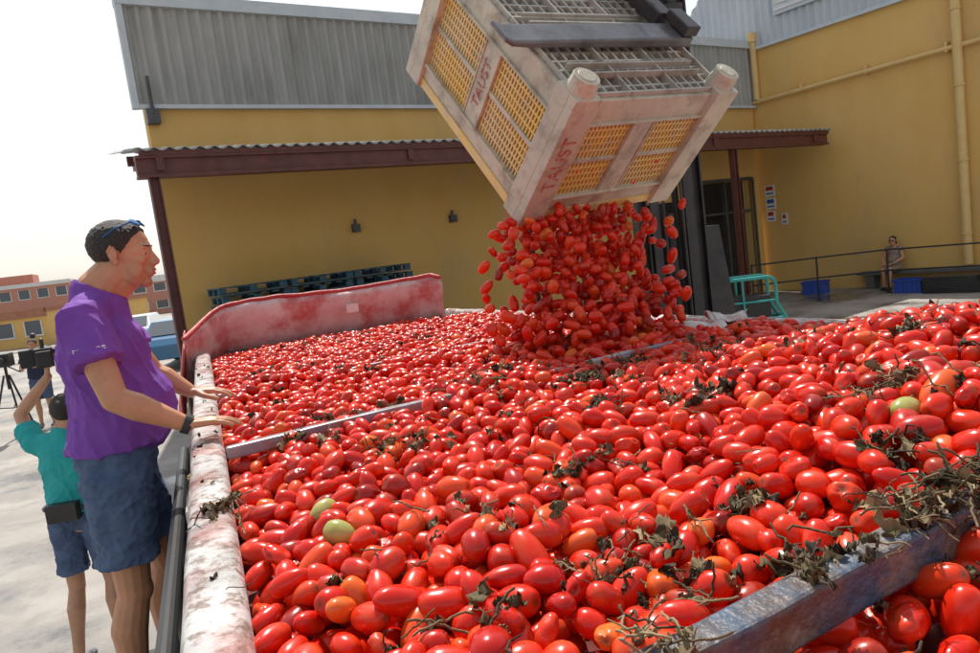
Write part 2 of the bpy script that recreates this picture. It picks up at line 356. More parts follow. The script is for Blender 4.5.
# ------------------------------------------------------------ tomatoes
def target(x,y):
    h=1.770
    h+=.255*math.exp(-((x-2.0)/.88)**2-((y-.75)/1.0)**2)
    h+=.05*math.exp(-((x-1.5)/.5)**2-((y-2.95)/.45)**2)
    h+=.030*math.exp(-((x-.85)/.28)**2-((y-2.3)/.4)**2)
    h+=.022*math.exp(-((x-.35)/.4)**2-((y-3.5)/.3)**2)
    h-=.035*math.exp(-((x)/.15)**2)
    h+=.032*mnoise.noise(V((x*2.2,y*2.2,5)))+.012*mnoise.noise(V((x*6,y*6,5)))
    if y<.60: h=min(h,1.79+.05*max(0,x-1))
    if y>5.3: h-=.06*(y-5.3)
    return h
cs=.055; grid={}; pts=[]; r_=.0238; DD=4*r_*r_
def hgt(x,y,fl):
    z=fl; ci=int(x/cs+100); cj=int(y/cs+100)
    for a in (ci-1,ci,ci+1):
        for b in (cj-1,cj,cj+1):
            for (px,py,pz) in grid.get((a,b),()):
                d=(px-x)**2+(py-y)**2
                if d<DD:
                    q=pz+math.sqrt(DD-d)
                    if q>z: z=q
    return z
rnd=random.random
for it in range(26000):
    y=-.45+6.4*rnd(); xm=RX(y)-.02; x=.015+(xm-.015)*rnd()
    tg=target(x,y); fl=tg-.080
    bz=hgt(x,y,fl); bx,by=x,y
    for k in range(5):
        x2=min(xm,max(.015,bx+(rnd()-.5)*.05)); y2=by+(rnd()-.5)*.05
        z2=hgt(x2,y2,fl)
        if z2<bz: bx,by,bz=x2,y2,z2
    if bz<=tg+rnd()*.016:
        pts.append((bx,by,bz)); grid.setdefault((int(bx/cs+100),int(by/cs+100)),[]).append((bx,by,bz))
def topz(x,y): return hgt(x,y,1.7)-r_
mt=bpy.data.materials.new('tomato_skin'); nt,b=nodes(mt); N=nt.nodes; L=nt.links; m_tom=mt
oi=N.new('ShaderNodeObjectInfo'); r=N.new('ShaderNodeValToRGB'); e=r.color_ramp.elements
e[0].position=0; e[0].color=(.28,.009,.005,1); e[1].position=1; e[1].color=(.76,.15,.02,1)
for p_,c_ in ((.10,(.46,.009,.004,1)),(.28,(.60,.013,.004,1)),(.60,(.70,.021,.005,1)),(.88,(.74,.038,.007,1)),(.96,(.74,.075,.012,1))):
    q=e.new(p_); q.color=c_
L.new(oi.outputs['Random'],r.inputs[0])
at=N.new('ShaderNodeAttribute'); at.attribute_name='scar'
tc=N.new('ShaderNodeTexCoord')
cmb=N.new('ShaderNodeVectorMath'); cmb.operation='ADD'; sc_=N.new('ShaderNodeMath'); sc_.operation='MULTIPLY'; sc_.inputs[1].default_value=37; L.new(oi.outputs['Random'],sc_.inputs[0])
L.new(tc.outputs['Object'],cmb.inputs[0]); L.new(sc_.outputs[0],cmb.inputs[1])
nn=N.new('ShaderNodeTexNoise'); nn.inputs['Scale'].default_value=24; nn.inputs['Detail'].default_value=4
L.new(cmb.outputs[0],nn.inputs['Vector'])
mr=N.new('ShaderNodeMapRange'); mr.inputs[1].default_value=.50; mr.inputs[2].default_value=.75; mr.inputs[4].default_value=.5
L.new(nn.outputs[0],mr.inputs[0])
mx0=N.new('ShaderNodeMix'); mx0.data_type='RGBA'; mx0.inputs[7].default_value=(.66,.13,.03,1); L.new(mr.outputs[0],mx0.inputs[0]); L.new(r.outputs[0],mx0.inputs[6])
mx=N.new('ShaderNodeMix'); mx.data_type='RGBA'; mx.inputs[7].default_value=(.10,.055,.02,1); L.new(at.outputs['Fac'],mx.inputs[0]); L.new(mx0.outputs[2],mx.inputs[6])
L.new(mx.outputs[2],b.inputs['Base Color'])
mr2=N.new('ShaderNodeMapRange'); mr2.inputs[1].default_value=.3; mr2.inputs[2].default_value=.7; mr2.inputs[3].default_value=.14; mr2.inputs[4].default_value=.38
L.new(nn.outputs[0],mr2.inputs[0]); L.new(mr2.outputs[0],b.inputs['Roughness'])
b.inputs['Specular IOR Level'].default_value=.45
bp=N.new('ShaderNodeBump'); bp.inputs['Strength'].default_value=.2; bp.inputs['Distance'].default_value=.005; L.new(nn.outputs[0],bp.inputs['Height']); L.new(bp.outputs[0],b.inputs['Normal'])
m_gtom=mat('unripe_tomato_skin',(.30,.34,.08),(.45,.40,.12),scale=20,rough=.25)
src=bpy.data.collections.new('tomato_shapes')
def tomato_mesh(name,mtl,seed,lx,rr,pt,dent,crush=0):
    n=22;k=16; mb=MB(); vs=[];sc=[]
    def P(t,a):
        th=-math.pi/2+math.pi*t; z=math.sin(th)*lx; r=math.cos(th)**.86*rr
        s=z/lx; r*=1-pt*.18*s
        if s<-.9: z+=dent*(abs(s)-.9)*lx*4
        if s>.93: z+=pt*.05*lx*(s-.93)/.07
        lob=1+.02*math.sin(a*3+seed)+.045*mnoise.noise(V((math.cos(a)*1.2+seed*3,math.sin(a)*1.2,s*1.4)))
        if crush: lob-=crush*max(0,mnoise.noise(V((math.cos(a)*2+seed,math.sin(a)*2,s*2.5))))
        return V((z,r*lob*math.cos(a),r*lob*math.sin(a)*(1-.3*crush))),s
    p,s=P(0,0); vs.append(p); sc.append(1)
    for j in range(1,k):
        for i in range(n):
            p,s=P(j/k,2*math.pi*i/n); vs.append(p); sc.append(1 if s<-.985 else (.3 if s<-.95 else 0))
    p,s=P(1,0); vs.append(p); sc.append(0)
    fs=[(0,1+(i+1)%n,1+i) for i in range(n)]
    for j in range(k-2):
        for i in range(n): a=1+j*n+i;b_=1+j*n+(i+1)%n; fs.append((a,b_,b_+n,a+n))
    e=len(vs)-1;o=1+(k-2)*n; fs+=[(e,o+i,o+(i+1)%n) for i in range(n)]
    mb.add(vs,fs); ob=mb.obj(name,mtl,smooth=True,coll=src)
    A=ob.data.attributes.new('scar','FLOAT','POINT'); A.data.foreach_set('value',sc); return ob
specs=[(.035,.0235,.2,.3),(.038,.0225,.5,.2),(.031,.0245,.0,.4),(.037,.0228,-.4,.3),(.041,.0215,.3,.1),(.033,.0240,.6,.3),(.036,.0225,.9,.2),(.035,.0235,.2,.5,.6),(.033,.0240,.3,.3,.9)]
for i,sp in enumerate(specs): tomato_mesh('tomato_shape_%d'%i,m_tom,i*1.7,*sp)
tomato_mesh('tomato_shape_9',m_gtom,9,.034,.025,.3,.2)
def pick():
    return random.randrange(7) if rnd()<.92 else random.choice((7,8))
def gn(coll):
    ng=bpy.data.node_groups.new('instancer_'+coll.name,'GeometryNodeTree')
    ng.interface.new_socket('Geometry',in_out='INPUT',socket_type='NodeSocketGeometry'); ng.interface.new_socket('Geometry',in_out='OUTPUT',socket_type='NodeSocketGeometry')
    a=ng.nodes.new('NodeGroupInput'); z=ng.nodes.new('NodeGroupOutput'); i=ng.nodes.new('GeometryNodeInstanceOnPoints'); c=ng.nodes.new('GeometryNodeCollectionInfo')
    c.inputs['Collection'].default_value=coll; c.inputs['Separate Children'].default_value=True; c.inputs['Reset Children'].default_value=True
    def na(n,t):
        q=ng.nodes.new('GeometryNodeInputNamedAttribute'); q.data_type=t; q.inputs['Name'].default_value=n; return q.outputs['Attribute']
    L=ng.links; L.new(a.outputs[0],i.inputs['Points']); L.new(c.outputs[0],i.inputs['Instance']); i.inputs['Pick Instance'].default_value=True
    L.new(na('idx','INT'),i.inputs['Instance Index']); L.new(na('rot','FLOAT_VECTOR'),i.inputs['Rotation']); L.new(na('scl','FLOAT_VECTOR'),i.inputs['Scale'])
    L.new(i.outputs[0],z.inputs[0]); return ng
def scatter(name,P,rot,scl,idx,ng,parent=None):
    me=bpy.data.meshes.new(name); me.from_pydata([tuple(p) for p in P],[],[])
    me.attributes.new('rot','FLOAT_VECTOR','POINT').data.foreach_set('vector',np.array(rot,dtype=np.float32).ravel())
    me.attributes.new('scl','FLOAT_VECTOR','POINT').data.foreach_set('vector',np.array(scl,dtype=np.float32).ravel())
    me.attributes.new('idx','INT','POINT').data.foreach_set('value',np.array(idx,dtype=np.int32))
    o=bpy.data.objects.new(name,me); scene.collection.objects.link(o); m=o.modifiers.new('g','NODES'); m.node_group=ng
    if parent: o.parent=parent
    return o
ng_t=gn(src)
rot=[];scl=[];idx=[]
for p in pts:
    rot.append((random.uniform(0,6.28),random.gauss(0,.45),random.uniform(0,6.28)))
    s=random.gauss(.99,.11); s=min(1.28,max(.72,s)); scl.append((s,s*random.uniform(.92,1.06),s)); idx.append(pick())
def setgreen(x,y,g=9):
    best=max((q for q in range(len(pts)) if (pts[q][0]-x)**2+(pts[q][1]-y)**2<.0018),key=lambda q:pts[q][2],default=None)
    if best is not None: idx[best]=g; scl[best]=(1,1,1)
for x,y in ((.16,1.55),(.14,1.38),(1.22,.92),(1.75,1.9),(.9,4.2)): setgreen(x,y)
scatter('tomato_pile',pts,rot,scl,idx,ng_t)
mb=MB(); nx,ny=60,150; vs=[]
for i in range(nx+1):
    for j in range(ny+1):
        y=-.75+6.75*j/ny; x=-.03+(RX(y)+.04)*i/nx; vs.append((x,y,target(x,y)-.085))
mb.add(vs,[(i*(ny+1)+j,(i+1)*(ny+1)+j,(i+1)*(ny+1)+j+1,i*(ny+1)+j+1) for i in range(nx) for j in range(ny)])
mb.obj('tomato_base_sheet',mat('dark_red_base',(.18,.008,.004),(.10,.01,.005),scale=30,rough=.4),TR,smooth=True)  # dark red sheet added beneath the tomatoes to close gaps in the pile
# ------------------------------------------------------------ crate
CP=V((1.51,3.19,2.41)); ax=[V((.981,.188,.050)),V((-.158,.626,.764)),V((.112,-.757,.644))]
ax[0].normalize(); ax[1]=(ax[1]-ax[0]*ax[1].dot(ax[0])).normalized(); ax[2]=ax[0].cross(ax[1])
MC=Matrix(ax).transposed().to_4x4(); MC.translation=CP
fp=[];tries=0
while len(fp)<480 and tries<90000:
    tries+=1
    t=rnd()**1.05; z=2.50-.68*t
    a=rnd(); sx=.03+.085*t
    x=1.55+.68*a-.20*t+random.gauss(0,sx); y=3.26+.14*a-.58*t**1.3+random.gauss(0,.05+.05*t)
    if z<topz(x,y)+.03 : continue
    if (a<.1 or a>.85) and rnd()<.5: continue
    if all((x-q[0])**2+(y-q[1])**2+(z-q[2])**2>.0027 for q in fp): fp.append((x,y,z))
for k in range(60):
    t=rnd(); fp.append((random.choice((1.40,2.20))-.14*t+random.gauss(0,.06),3.2-.45*t+random.gauss(0,.10),2.42-.54*t))
for k in range(900):
    q=MC@V((.05+.9*rnd(),.04+.5*rnd()**1.5,.02+.3*rnd()))
    if all((q.x-p[0])**2+(q.y-p[1])**2+(q.z-p[2])**2>.0020 for p in fp[-320:]): fp.append(tuple(q))
scatter('falling_tomatoes',fp,[(random.uniform(0,6.28),random.uniform(-1.3,1.3),random.uniform(0,6.28)) for _ in fp],[(random.uniform(.85,1.12),)*3 for _ in fp],[pick() for _ in fp],ng_t)
m_cw=mat('dirty_cream_plastic',(.50,.47,.385),(.64,.59,.45),scale=3,rough=.5,bump=.1,bscale=50,stain=(.24,.18,.11),sscale=7,samt=.7,slo=.48,shi=.66)
m_cy=mat('yellow_plastic',(.80,.54,.10),(.74,.60,.30),scale=3.5,rough=.45,stain=(.52,.44,.30),sscale=6,samt=.7)
m_cg=mat('grey_crate_base',(.40,.37,.32),(.52,.48,.42),scale=6,rough=.6,stain=(.20,.15,.10),sscale=9,samt=.7)
CR=empty('plastic_harvest_crate'); CR.matrix_world=MC
A_,B_,C_=1.03,1.24,.70
mbw=MB(); mby=MB(); mbg=MB()
def wall(L,place):
    def bx(mb,s0,s1,t0,t1,d0,d1,mi=0):
        p=place(s0,t0,d0);q=place(s1,t1,d1)
        mb.box(tuple(min(a,b) for a,b in zip(p,q)),tuple(max(a,b) for a,b in zip(p,q)),mi)
    w_=.10
    bx(mby,w_,L-w_,0,.05,-.012,.022)
    bx(mbw,w_,L-w_,.05,.13,-.01,.016); bx(mbw,w_,L-w_,.13,.145,-.01,.034)
    bx(mbw,w_,L-w_,.58,.70,-.01,.012); bx(mbw,w_,L-w_,.57,.582,-.01,.03)
    bx(mbw,w_,L-w_,.345,.37,-.008,.016)
    for m_ in (L/2,): bx(mbw,m_-.06,m_+.06,.145,.57,-.009,.02)
    for (a,b) in [(w_,L/2-.06),(L/2+.06,L-w_)]:
        n=int((b-a)/.024)
        for i in range(1,n):
            s=a+(b-a)*i/n; bx(mby,s-.005,s+.005,.145,.57,-.004,.008)
        for t in (.185,.225,.265,.305,.41,.45,.49,.53): bx(mby,a,b,t-.006,t+.006,-.006,.006)
        bx(mbw,a,a+.012,.145,.57,-.007,.026); bx(mbw,b-.012,b,.145,.57,-.007,.026)
wall(A_,lambda s,t,d:(s,-d+.02,t)); wall(A_,lambda s,t,d:(s,B_+d-.02,t))
wall(B_,lambda s,t,d:(-d+.02,s,t)); wall(B_,lambda s,t,d:(A_+d-.02,s,t))
for x0,sx in ((0,1),(A_,-1)):
    for y0,sy in ((0,1),(B_,-1)):
        def bb(a,b):
            p=(x0+sx*a[0],y0+sy*a[1],a[2]);q=(x0+sx*b[0],y0+sy*b[1],b[2])
            mbw.box(tuple(min(i,j) for i,j in zip(p,q)),tuple(max(i,j) for i,j in zip(p,q)))
        bb((-.025,-.025,0),(.125,.03,.73)); bb((-.025,.03,0),(.03,.125,.73))
        mbw.cyl((x0+sx*.05,y0+sy*.05,.68),(x0+sx*.05,y0+sy*.05,.80),.075,.062,n=20); mbw.cyl((x0+sx*.05,y0+sy*.05,.80),(x0+sx*.05,y0+sy*.05,.805),.045,.04,n=20)
mbg.box((.02,.02,.655),(A_-.02,B_-.02,.665))
for i in range(16):
    x=.03+(A_-.07)*i/15; mbg.box((x,.03,.665),(x+.012,B_-.03,.705+(.018 if i%5==0 else 0)))
for i in range(19):
    y=.03+(B_-.07)*i/18; mbg.box((.03,y,.6655),(A_-.03,y+.012,.704+(.018 if i in(0,18,9) else 0)))
for y in (.20,.60,1.0): mbg.box((.1,y-.04,.666),(A_-.1,y-.03,.735)); mbg.box((.1,y+.03,.666),(A_-.1,y+.04,.735))
mbw.obj('frame_and_feet',m_cw,CR,bevel=.008); mby.obj('yellow_slotted_walls',m_cy,CR); mbg.obj('ribbed_base',m_cg,CR)
m_rtxt=mat('red_lettering',(.48,.07,.06),(.52,.35,.3),scale=30,rough=.6,lo=.45,hi=.6)
textobj('lettering_front','TAUST',.105,m_rtxt,frame((.055,-.0275,.38),(0,0,1),(-1,0,0)),CR)
textobj('lettering_side','TAUST',.085,m_rtxt,frame((-.003,.62,.36),(0,0,1),(0,1,0)),CR)
# ------------------------------------------------------------ forklift
m_fork=mat('fork_steel',(.13,.13,.14),(.22,.22,.23),scale=5,rough=.4,metal=.4,stain=(.08,.06,.05),sscale=8)
m_mast=mat('mast_black_steel',(.022,.020,.022),(.05,.045,.045),scale=6,rough=.45,stain=(.08,.05,.04),sscale=9,samt=.5)
m_body=mat('forklift_body_paint',(.03,.025,.025),(.05,.04,.04),rough=.4)
FK=empty('forklift')
mb=MB()
pr_=[(-.20,.775),(-.15,.752),(-.06,.745),(.96,.745),(.99,.745)]
y=.40; vs=[]
for (x,z) in pr_:
    th=.025+.03*min(1,(x+.20)/.4)
    for (yy,zz) in ((y-.07,z),(y+.07,z),(y+.07,z+th),(y-.07,z+th)): vs.append(MC@V((x,yy,zz)))
fs=[(0,1,2,3),(19,18,17,16)]
for i in range(4):
    for j in range(4): a=4*i+j;b_=4*i+(j+1)%4; fs.append((a,a+4,b_+4,b_))
mb.add(vs,fs); mb.obj('fork_tine',m_fork,FK,bevel=.01)
mb=MB(); mb.box((.90,.33,.805),(1.0,.50,.86),0,MC); mb.box((.86,.50,.75),(.96,1.45,.83),0,MC); mb.box((.1,1.30,.70),(.96,1.40,.80),0,MC); mb.box((.3,1.28,.2),(.8,1.42,.70),0,MC)
rc=MC@V((.55,1.42,.4)); mx_,my_=3.82,5.05
mb.cyl(rc,rc+ax[1]*.12,.16,n=24)
mb.obj('clamp_carriage',m_mast,FK,bevel=.008)
FB=empty('mast_and_body',(mx_,my_,0),D2R(-18),FK)
mb=MB()
for s in (-.25,.25):
    mb.box((s-.05,-.06,.1),(s-.035,.10,4.3)); mb.box((s+.035,-.06,.1),(s+.05,.10,4.3)); mb.box((s-.035,.01,.1),(s+.035,.03,4.3))
for s in (-.15,.15):
    mb.box((s-.035,-.10,.3),(s+.035,-.062,4.1)); mb.cyl((s*.6,.06,.2),(s*.6,.06,3.2),.03)
for z in (.35,1.5,2.75,4.1): mb.box((-.3,.11,z),(.3,.16,z+.12))
mb.cyl((0,-.02,.3),(0,-.02,2.4),.045)
mb.tube([(-.08,-.12,.4),(-.08,-.12,4.0)],.012); mb.tube([(.08,-.12,.4),(.08,-.12,4.0)],.012)
mb.add([(.28,.17,1.2),(.62,.17,1.2),(.62,.6,1.2),(.28,.6,1.2),(.32,.2,2.25),(.52,.2,2.25),(.52,.5,2.25),(.32,.5,2.25)],[(0,3,2,1),(4,5,6,7),(0,1,5,4),(1,2,6,5),(2,3,7,6),(3,0,4,7)])
mb.box((-.25,-.12,3.6),(.25,-.1,4.1)); mb.box((-.22,.17,1.3),(.2,.2,2.5))
mb.obj('mast',m_mast,FB)
mb=MB(); mb.caps((mx_-.1,my_-.15,3.8),rc+ax[1]*.12,.07,.07); mb.caps((mx_-.3,my_-.1,3.5),rc+ax[1]*.1+V((0,0,-.2)),.04,.04); mb.obj('tilt_arm',m_mast,FK,smooth=True)
mb=MB(); mb.box((-.5,.35,.25),(.5,2.3,.95)); mb.box((-.5,1.5,.95),(.5,2.35,1.35)); mb.box((-.4,.65,.95),(.4,.8,1.3)); mb.box((-.25,1.05,.95),(.25,1.4,1.15)); mb.box((-.25,1.4,1.15),(.25,1.49,1.6))
mb.obj('body',m_body,FB,bevel=.05)
mb=MB()
for s in (-.40,.40):
    mb.tube([(s,.5,1.2),(s,.75,2.15),(s,1.8,2.15),(s,2.0,1.3)],.03)
for y in (.8,1.05,1.3,1.55,1.78): mb.tube([(-.40,y,2.15),(.40,y,2.15)],.02)
mb.tube([(0,.6,1.3),(0,.85,1.45)],.02)
for s in (-.52,.42):
    mb.cyl((s,.55,.32),(s+.12,.55,.32),.32,n=28); mb.cyl((s,1.9,.28),(s+.12,1.9,.28),.28,n=28)
mb.obj('guard_and_wheels',m_black,FB)
cu=bpy.data.curves.new('hoses','CURVE'); cu.dimensions='3D'; cu.bevel_depth=.012
for k in range(2):
    sp=cu.splines.new('NURBS'); P=[MC@V((.9,.6+.1*k,.85)),MC@V((.98,.9,1.0+.05*k)),MC@V((.95,1.2,1.0)),MC@V((.7,1.4,.8)),(mx_-.2,my_-.1,3.7)]
    sp.points.add(len(P)-1)
    for i,p in enumerate(P): sp.points[i].co=(*p,1)
    sp.use_endpoint_u=True
ho=bpy.data.objects.new('hydraulic_hoses',cu); cu.materials.append(m_black); scene.collection.objects.link(ho); ho.parent=FK
# ------------------------------------------------------------ leaves and vines
ml=bpy.data.materials.new('dried_leaf'); nt,b=nodes(ml); N=nt.nodes; L=nt.links
oi=N.new('ShaderNodeObjectInfo'); r=N.new('ShaderNodeValToRGB'); e=r.color_ramp.elements
e[0].color=(.030,.020,.010,1); e[1].color=(.34,.26,.14,1)
for p_,c_ in ((.3,(.065,.042,.018,1)),(.5,(.09,.075,.025,1)),(.65,(.13,.085,.04,1)),(.85,(.20,.145,.07,1))): e.new(p_).color=c_
L.new(oi.outputs['Random'],r.inputs[0]); L.new(r.outputs[0],b.inputs['Base Color']); b.inputs['Roughness'].default_value=.8
lsrc=bpy.data.collections.new('leaf_shapes')
for k in range(5):
    mb=MB(); vs=[]; nu,nv=10,7; Ll=random.uniform(.026,.046); W=random.uniform(.008,.014)
    for i in range(nu):
        t=i/(nu-1); wd=W*math.sin(math.pi*min(1,t*.95+.04))**.7*(1+.4*math.sin(t*19+k))
        for j in range(nv):
            s=(j/(nv-1)-.5)*2
            vs.append((Ll*(t-.5)+.003*math.sin(s*4+k),wd*s,.020*mnoise.noise(V((t*4+k*5,s*2.1,k)))+.009*s*s*math.sin(t*7+k)+.010*math.sin(t*3.4+k)))
    mb.add(vs,[(i*nv+j,(i+1)*nv+j,(i+1)*nv+j+1,i*nv+j+1) for i in range(nu-1) for j in range(nv-1)])
    mb.obj('leaf_shape_%d'%k,ml,coll=lsrc,smooth=True)
for k in range(4):
    mb=MB(); p=V((-.04,0,0)); P=[p.copy()]
    for i in range(9): p=p+V((.009,random.uniform(-.006,.006),random.uniform(-.004,.005))); P.append(p.copy())
    for a,b_ in zip(P[:-1],P[1:]): mb.caps(a,b_,.0019,.0016,n=6,k=2)
    q=P[4]; mb.caps(q,q+V((.008,.014,.006)),.0014,.0009,n=6,k=2)
    mb.obj('leaf_shape_stem_%d'%k,ml,coll=lsrc,smooth=True)
LP=[];Lr=[];Ls=[];Li=[]
def leafat(x,y,dz=0,zz=None,s=1):
    z=(topz(x,y)+.002 if zz is None else zz)+dz
    LP.append((x,y,z)); Lr.append((random.gauss(0,.5),random.gauss(0,.5),random.uniform(0,6.28))); q=random.uniform(.45,1.2)*s; Ls.append((q,q,q)); Li.append(random.randrange(9))
cl=[]
for k in range(140):
    if rnd()<.62: cl.append((random.uniform(.15,2.3),.25+2.2*rnd()**1.2,random.randint(2,14)))
    else: cl.append((random.uniform(.1,2.0),random.uniform(2.2,5.5),random.randint(2,7)))
cl+=[(1.05,.84,24),(1.3,1.05,28),(.8,.92,20),(1.55,.95,26),(.62,.95,18),(.45,1.15,12),(1.7,1.3,22),(.9,2.35,16),(1.5,.82,22),(.55,.77,16),(1.15,2.1,16),(.72,.72,26),(1.2,1.45,18),(.75,1.35,12)]
for (cx,cy,n) in cl:
    spx=random.uniform(.015,.06); spy=random.uniform(.015,.05)
    for i in range(n):
        x=cx+random.gauss(0,spx); y=cy+random.gauss(0,spy)
        if .02<x<RX(y)-.03 and y>-.3: leafat(x,y)
for i in range(260):
    x=.35+2.0*rnd()**1.1; t=x/2.6; lx_=mnoise.noise(V((x*5,0,9)))
    if lx_<-.12: continue
    leafat(x,.555+.22*t+random.gauss(0,.022),0,1.860+.05*t+abs(random.gauss(0,.006)),.85)
for i in range(80): leafat(.92+random.gauss(0,.07),.64+random.gauss(0,.03),0,1.880+.025*rnd(),.95)
for i in range(20): leafat(-.03+random.gauss(0,.02),1.66+random.gauss(0,.05),0,1.806,.9)
for i in range(26): leafat(-.05+random.gauss(0,.03),random.uniform(1.1,5),0,1.804,.5)
scatter('dried_leaves_and_vines',LP,Lr,Ls,Li,gn(lsrc))
# ------------------------------------------------------------ people
def folds(amp,sz,seed=0,zs=.45,sh=.5):
    def f(p):
        q=V(((p.x+sh*p.z)/sz+seed,p.y/sz,(p.z-sh*p.x)*zs/sz)); a=1-abs(mnoise.noise(q))*2.2
        b=1-abs(mnoise.noise(q*2.1+V((3,1,seed))))*2.2
        return amp*(max(0,a)**2*1.0+max(0,b)**2*.45-.35)
    return f
def skinmat(name,c,jaw=None):
    m=mat(name,c,tuple(k*.84 for k in c),scale=14,rough=.45,bump=.06,bscale=180)
    if jaw:
        nt,b=nodes(m);N=nt.nodes;L=nt.links; old=b.inputs['Base Color'].links[0].from_socket
        tc=N.new('ShaderNodeTexCoord'); vd=N.new('ShaderNodeVectorMath'); vd.operation='DISTANCE'; L.new(tc.outputs['Object'],vd.inputs[0]); vd.inputs[1].default_value=jaw
        mr=N.new('ShaderNodeMapRange'); mr.inputs[1].default_value=.040; mr.inputs[2].default_value=.080; mr.inputs[3].default_value=.25; mr.inputs[4].default_value=0; L.new(vd.outputs['Value'],mr.inputs[0])
        mx=N.new('ShaderNodeMix'); mx.data_type='RGBA'; L.new(mr.outputs[0],mx.inputs[0]); L.new(old,mx.inputs[6]); mx.inputs[7].default_value=(.18,.11,.085,1); L.new(mx.outputs[2],b.inputs['Base Color'])
    return m
m_hair=mat('dark_hair',(.016,.011,.009),(.05,.038,.03),scale=160,rough=.6,bump=.5,bscale=300)
m_eye=mat('eye_white',(.55,.52,.50),rough=.2); m_iris=mat('iris_dark',(.02,.012,.008),rough=.15)
m_lip=mat('lips',(.36,.15,.12),rough=.45)
def human(name,O,rz,J,mats,voxel=.004,hands=True,hairlen=0,build=1.0,sleeve=.55,glasses=None,short_len=.62,long_legs=False,wr=.010):
    E=empty(name,O,rz)
    sk=MB(); T={k:V(v) for k,v in J.items() if isinstance(v,tuple)}
    hs=J.get('hs',1.0)
    hd=T['head']; Rh=Euler((0,J.get('hpitch',0),J.get('hyaw',0))).to_matrix()
    H=lambda x,y,z: hd+Rh@V((x*hs,y*hs,z*hs))
    def HE(mb,c,r,R=None,**k): mb.ell(H(*c),tuple(q*hs for q in r),R or Rh,**k)
    def HC(mb,a,b,r0,r1,**k): mb.caps(H(*a),H(*b),r0*hs,r1*hs,**k)
    HE(sk,(-.014,0,.035),(.098,.077,.084)); HE(sk,(.020,0,.01),(.074,.066,.075)); HE(sk,(.026,0,-.035),(.060,.056,.070)); HE(sk,(.022,0,-.074),(.060,.055,.040)); HE(sk,(.064,0,-.094),(.024,.026,.020))
    HC(sk,(.087,0,.016),(.107,0,-.020),.0065,.0105); HE(sk,(.1035,0,-.026),(.0125,.011,.0095)); HE(sk,(.096,.012,-.029),(.010,.0075,.0075)); HE(sk,(.096,-.012,-.029),(.010,.0075,.0075)); HC(sk,(.088,0,.0),(.088,0,-.03),.012,.016)
    HC(sk,(.074,-.036,.028),(.082,0,.027),.0095,.0105); HC(sk,(.074,.036,.028),(.082,0,.027),.0095,.0105)
    HE(sk,(.078,0,-.058),(.020,.026,.020))
    for s in (1,-1):
        HE(sk,(.056,s*.040,-.020),(.026,.020,.018)); HE(sk,(.045,s*.045,-.05),(.028,.016,.035))
        Re=Rh@Euler((0,-.22,s*.30)).to_matrix(); HE(sk,(-.012,s*.079,.004),(.018,.0065,.026),Re); HE(sk,(-.004,s*.077,-.022),(.009,.006,.014),Re); HC(sk,(-.026,s*.084,.010),(-.014,s*.086,.030),.0045,.0045)
    HC(sk,(.090,-.016,-.052),(.096,0,-.0515),.0050,.0060); HC(sk,(.090,.016,-.052),(.096,0,-.0515),.0050,.0060)
    HC(sk,(.088,-.014,-.063),(.093,0,-.064),.0055,.0070); HC(sk,(.088,.014,-.063),(.093,0,-.064),.0055,.0070)
    nk=J.get('neckr',.060)
    sk.caps(H(-.022,0,-.05),T['neck'],nk*build,nk*1.12*build); sk.caps(H(.005,0,-.075),T['neck']+V((.02,0,-.01)),nk*.8,nk*.95)
    sk.caps(T['neck'],T['chest'],.07,.10)
    for s in 'RL': sk.caps(T['neck']+V((-.01,0,-.03)),T['sh'+s],.050,.045)
    for s in 'RL':
        sh,el,wr_=T['sh'+s],T['el'+s],T['wr'+s]
        bi=sh.lerp(el,.45)
        sk.caps(sh,bi,.050*build,.046*build); sk.caps(bi,el,.046*build,.038*build); mid=el.lerp(wr_,.3)
        sk.caps(el,mid,.038*build,.042*build); sk.caps(mid,wr_,.042*build,.025)
        d=V(J['hd'+s]).normalized(); n=V(J['hn'+s]); n=(n-d*n.dot(d)).normalized(); sd=d.cross(n)*(1 if s=='R' else -1)
        curl=J.get('curl'+s,.25)
        if hands:
            Ln=[.072,.080,.074,.058]
            for k in range(4):
                o=(k-1.5); base=wr_+sd*o*.011; kn=wr_+d*(.088-.004*abs(o)**2)+sd*o*.0215+n*.004
                sk.caps(base,kn,.0145,.0108,n=10,k=4)
                ang=curl*(.7+.2*k*.3); p=kn; dd=(d+sd*o*.16).normalized()
                for q,fr in enumerate((.45,.3,.25)):
                    a=ang*(q+.6); v_=(dd*math.cos(a)-n*math.sin(a)); p2=p+v_*Ln[k]*fr
                    sk.caps(p,p2,.0092-.0008*q,.0086-.0008*q,n=10,k=4); p=p2
            t0=wr_+d*.022-sd*.020; t1=t0+(d*.55-sd*.75-n*.2).normalized()*.042; t2=t1+(d*.9-sd*.35-n*.2).normalized()*.030; t3=t2+(d*.97-sd*.1-n*.25).normalized()*.024
            sk.caps(t0,t1,.016,.0115,n=10,k=4); sk.caps(t1,t2,.0112,.010,n=10,k=4); sk.caps(t2,t3,.010,.0088,n=10,k=4)
    for s in 'RL':
        hp,kn,an=T['hip'+s],T['kn'+s],T['an'+s]
        sk.caps(hp,kn,.078*build,.052*build); sk.ell(kn+V((.012,0,0)),(.045*build,.045*build,.055)); m1=kn.lerp(an,.30)+V((-.020,0,0)); m2=kn.lerp(an,.65)+V((-.008,0,0))
        sk.caps(kn,m1,.048*build,.056*build); sk.caps(m1,m2,.055*build,.040*build); sk.caps(m2,an,.040*build,.033)
        sk.caps(an,an+V((0,0,-.03)),.034,.035)
    sk.caps(T['hipR'],T['hipL'],.08,.08); sk.caps(T['pelvis'],T['chest'],.10,.10)
    remesh(sk,'body',mats['skin'],voxel,E,smooth=3)
    eb=MB()
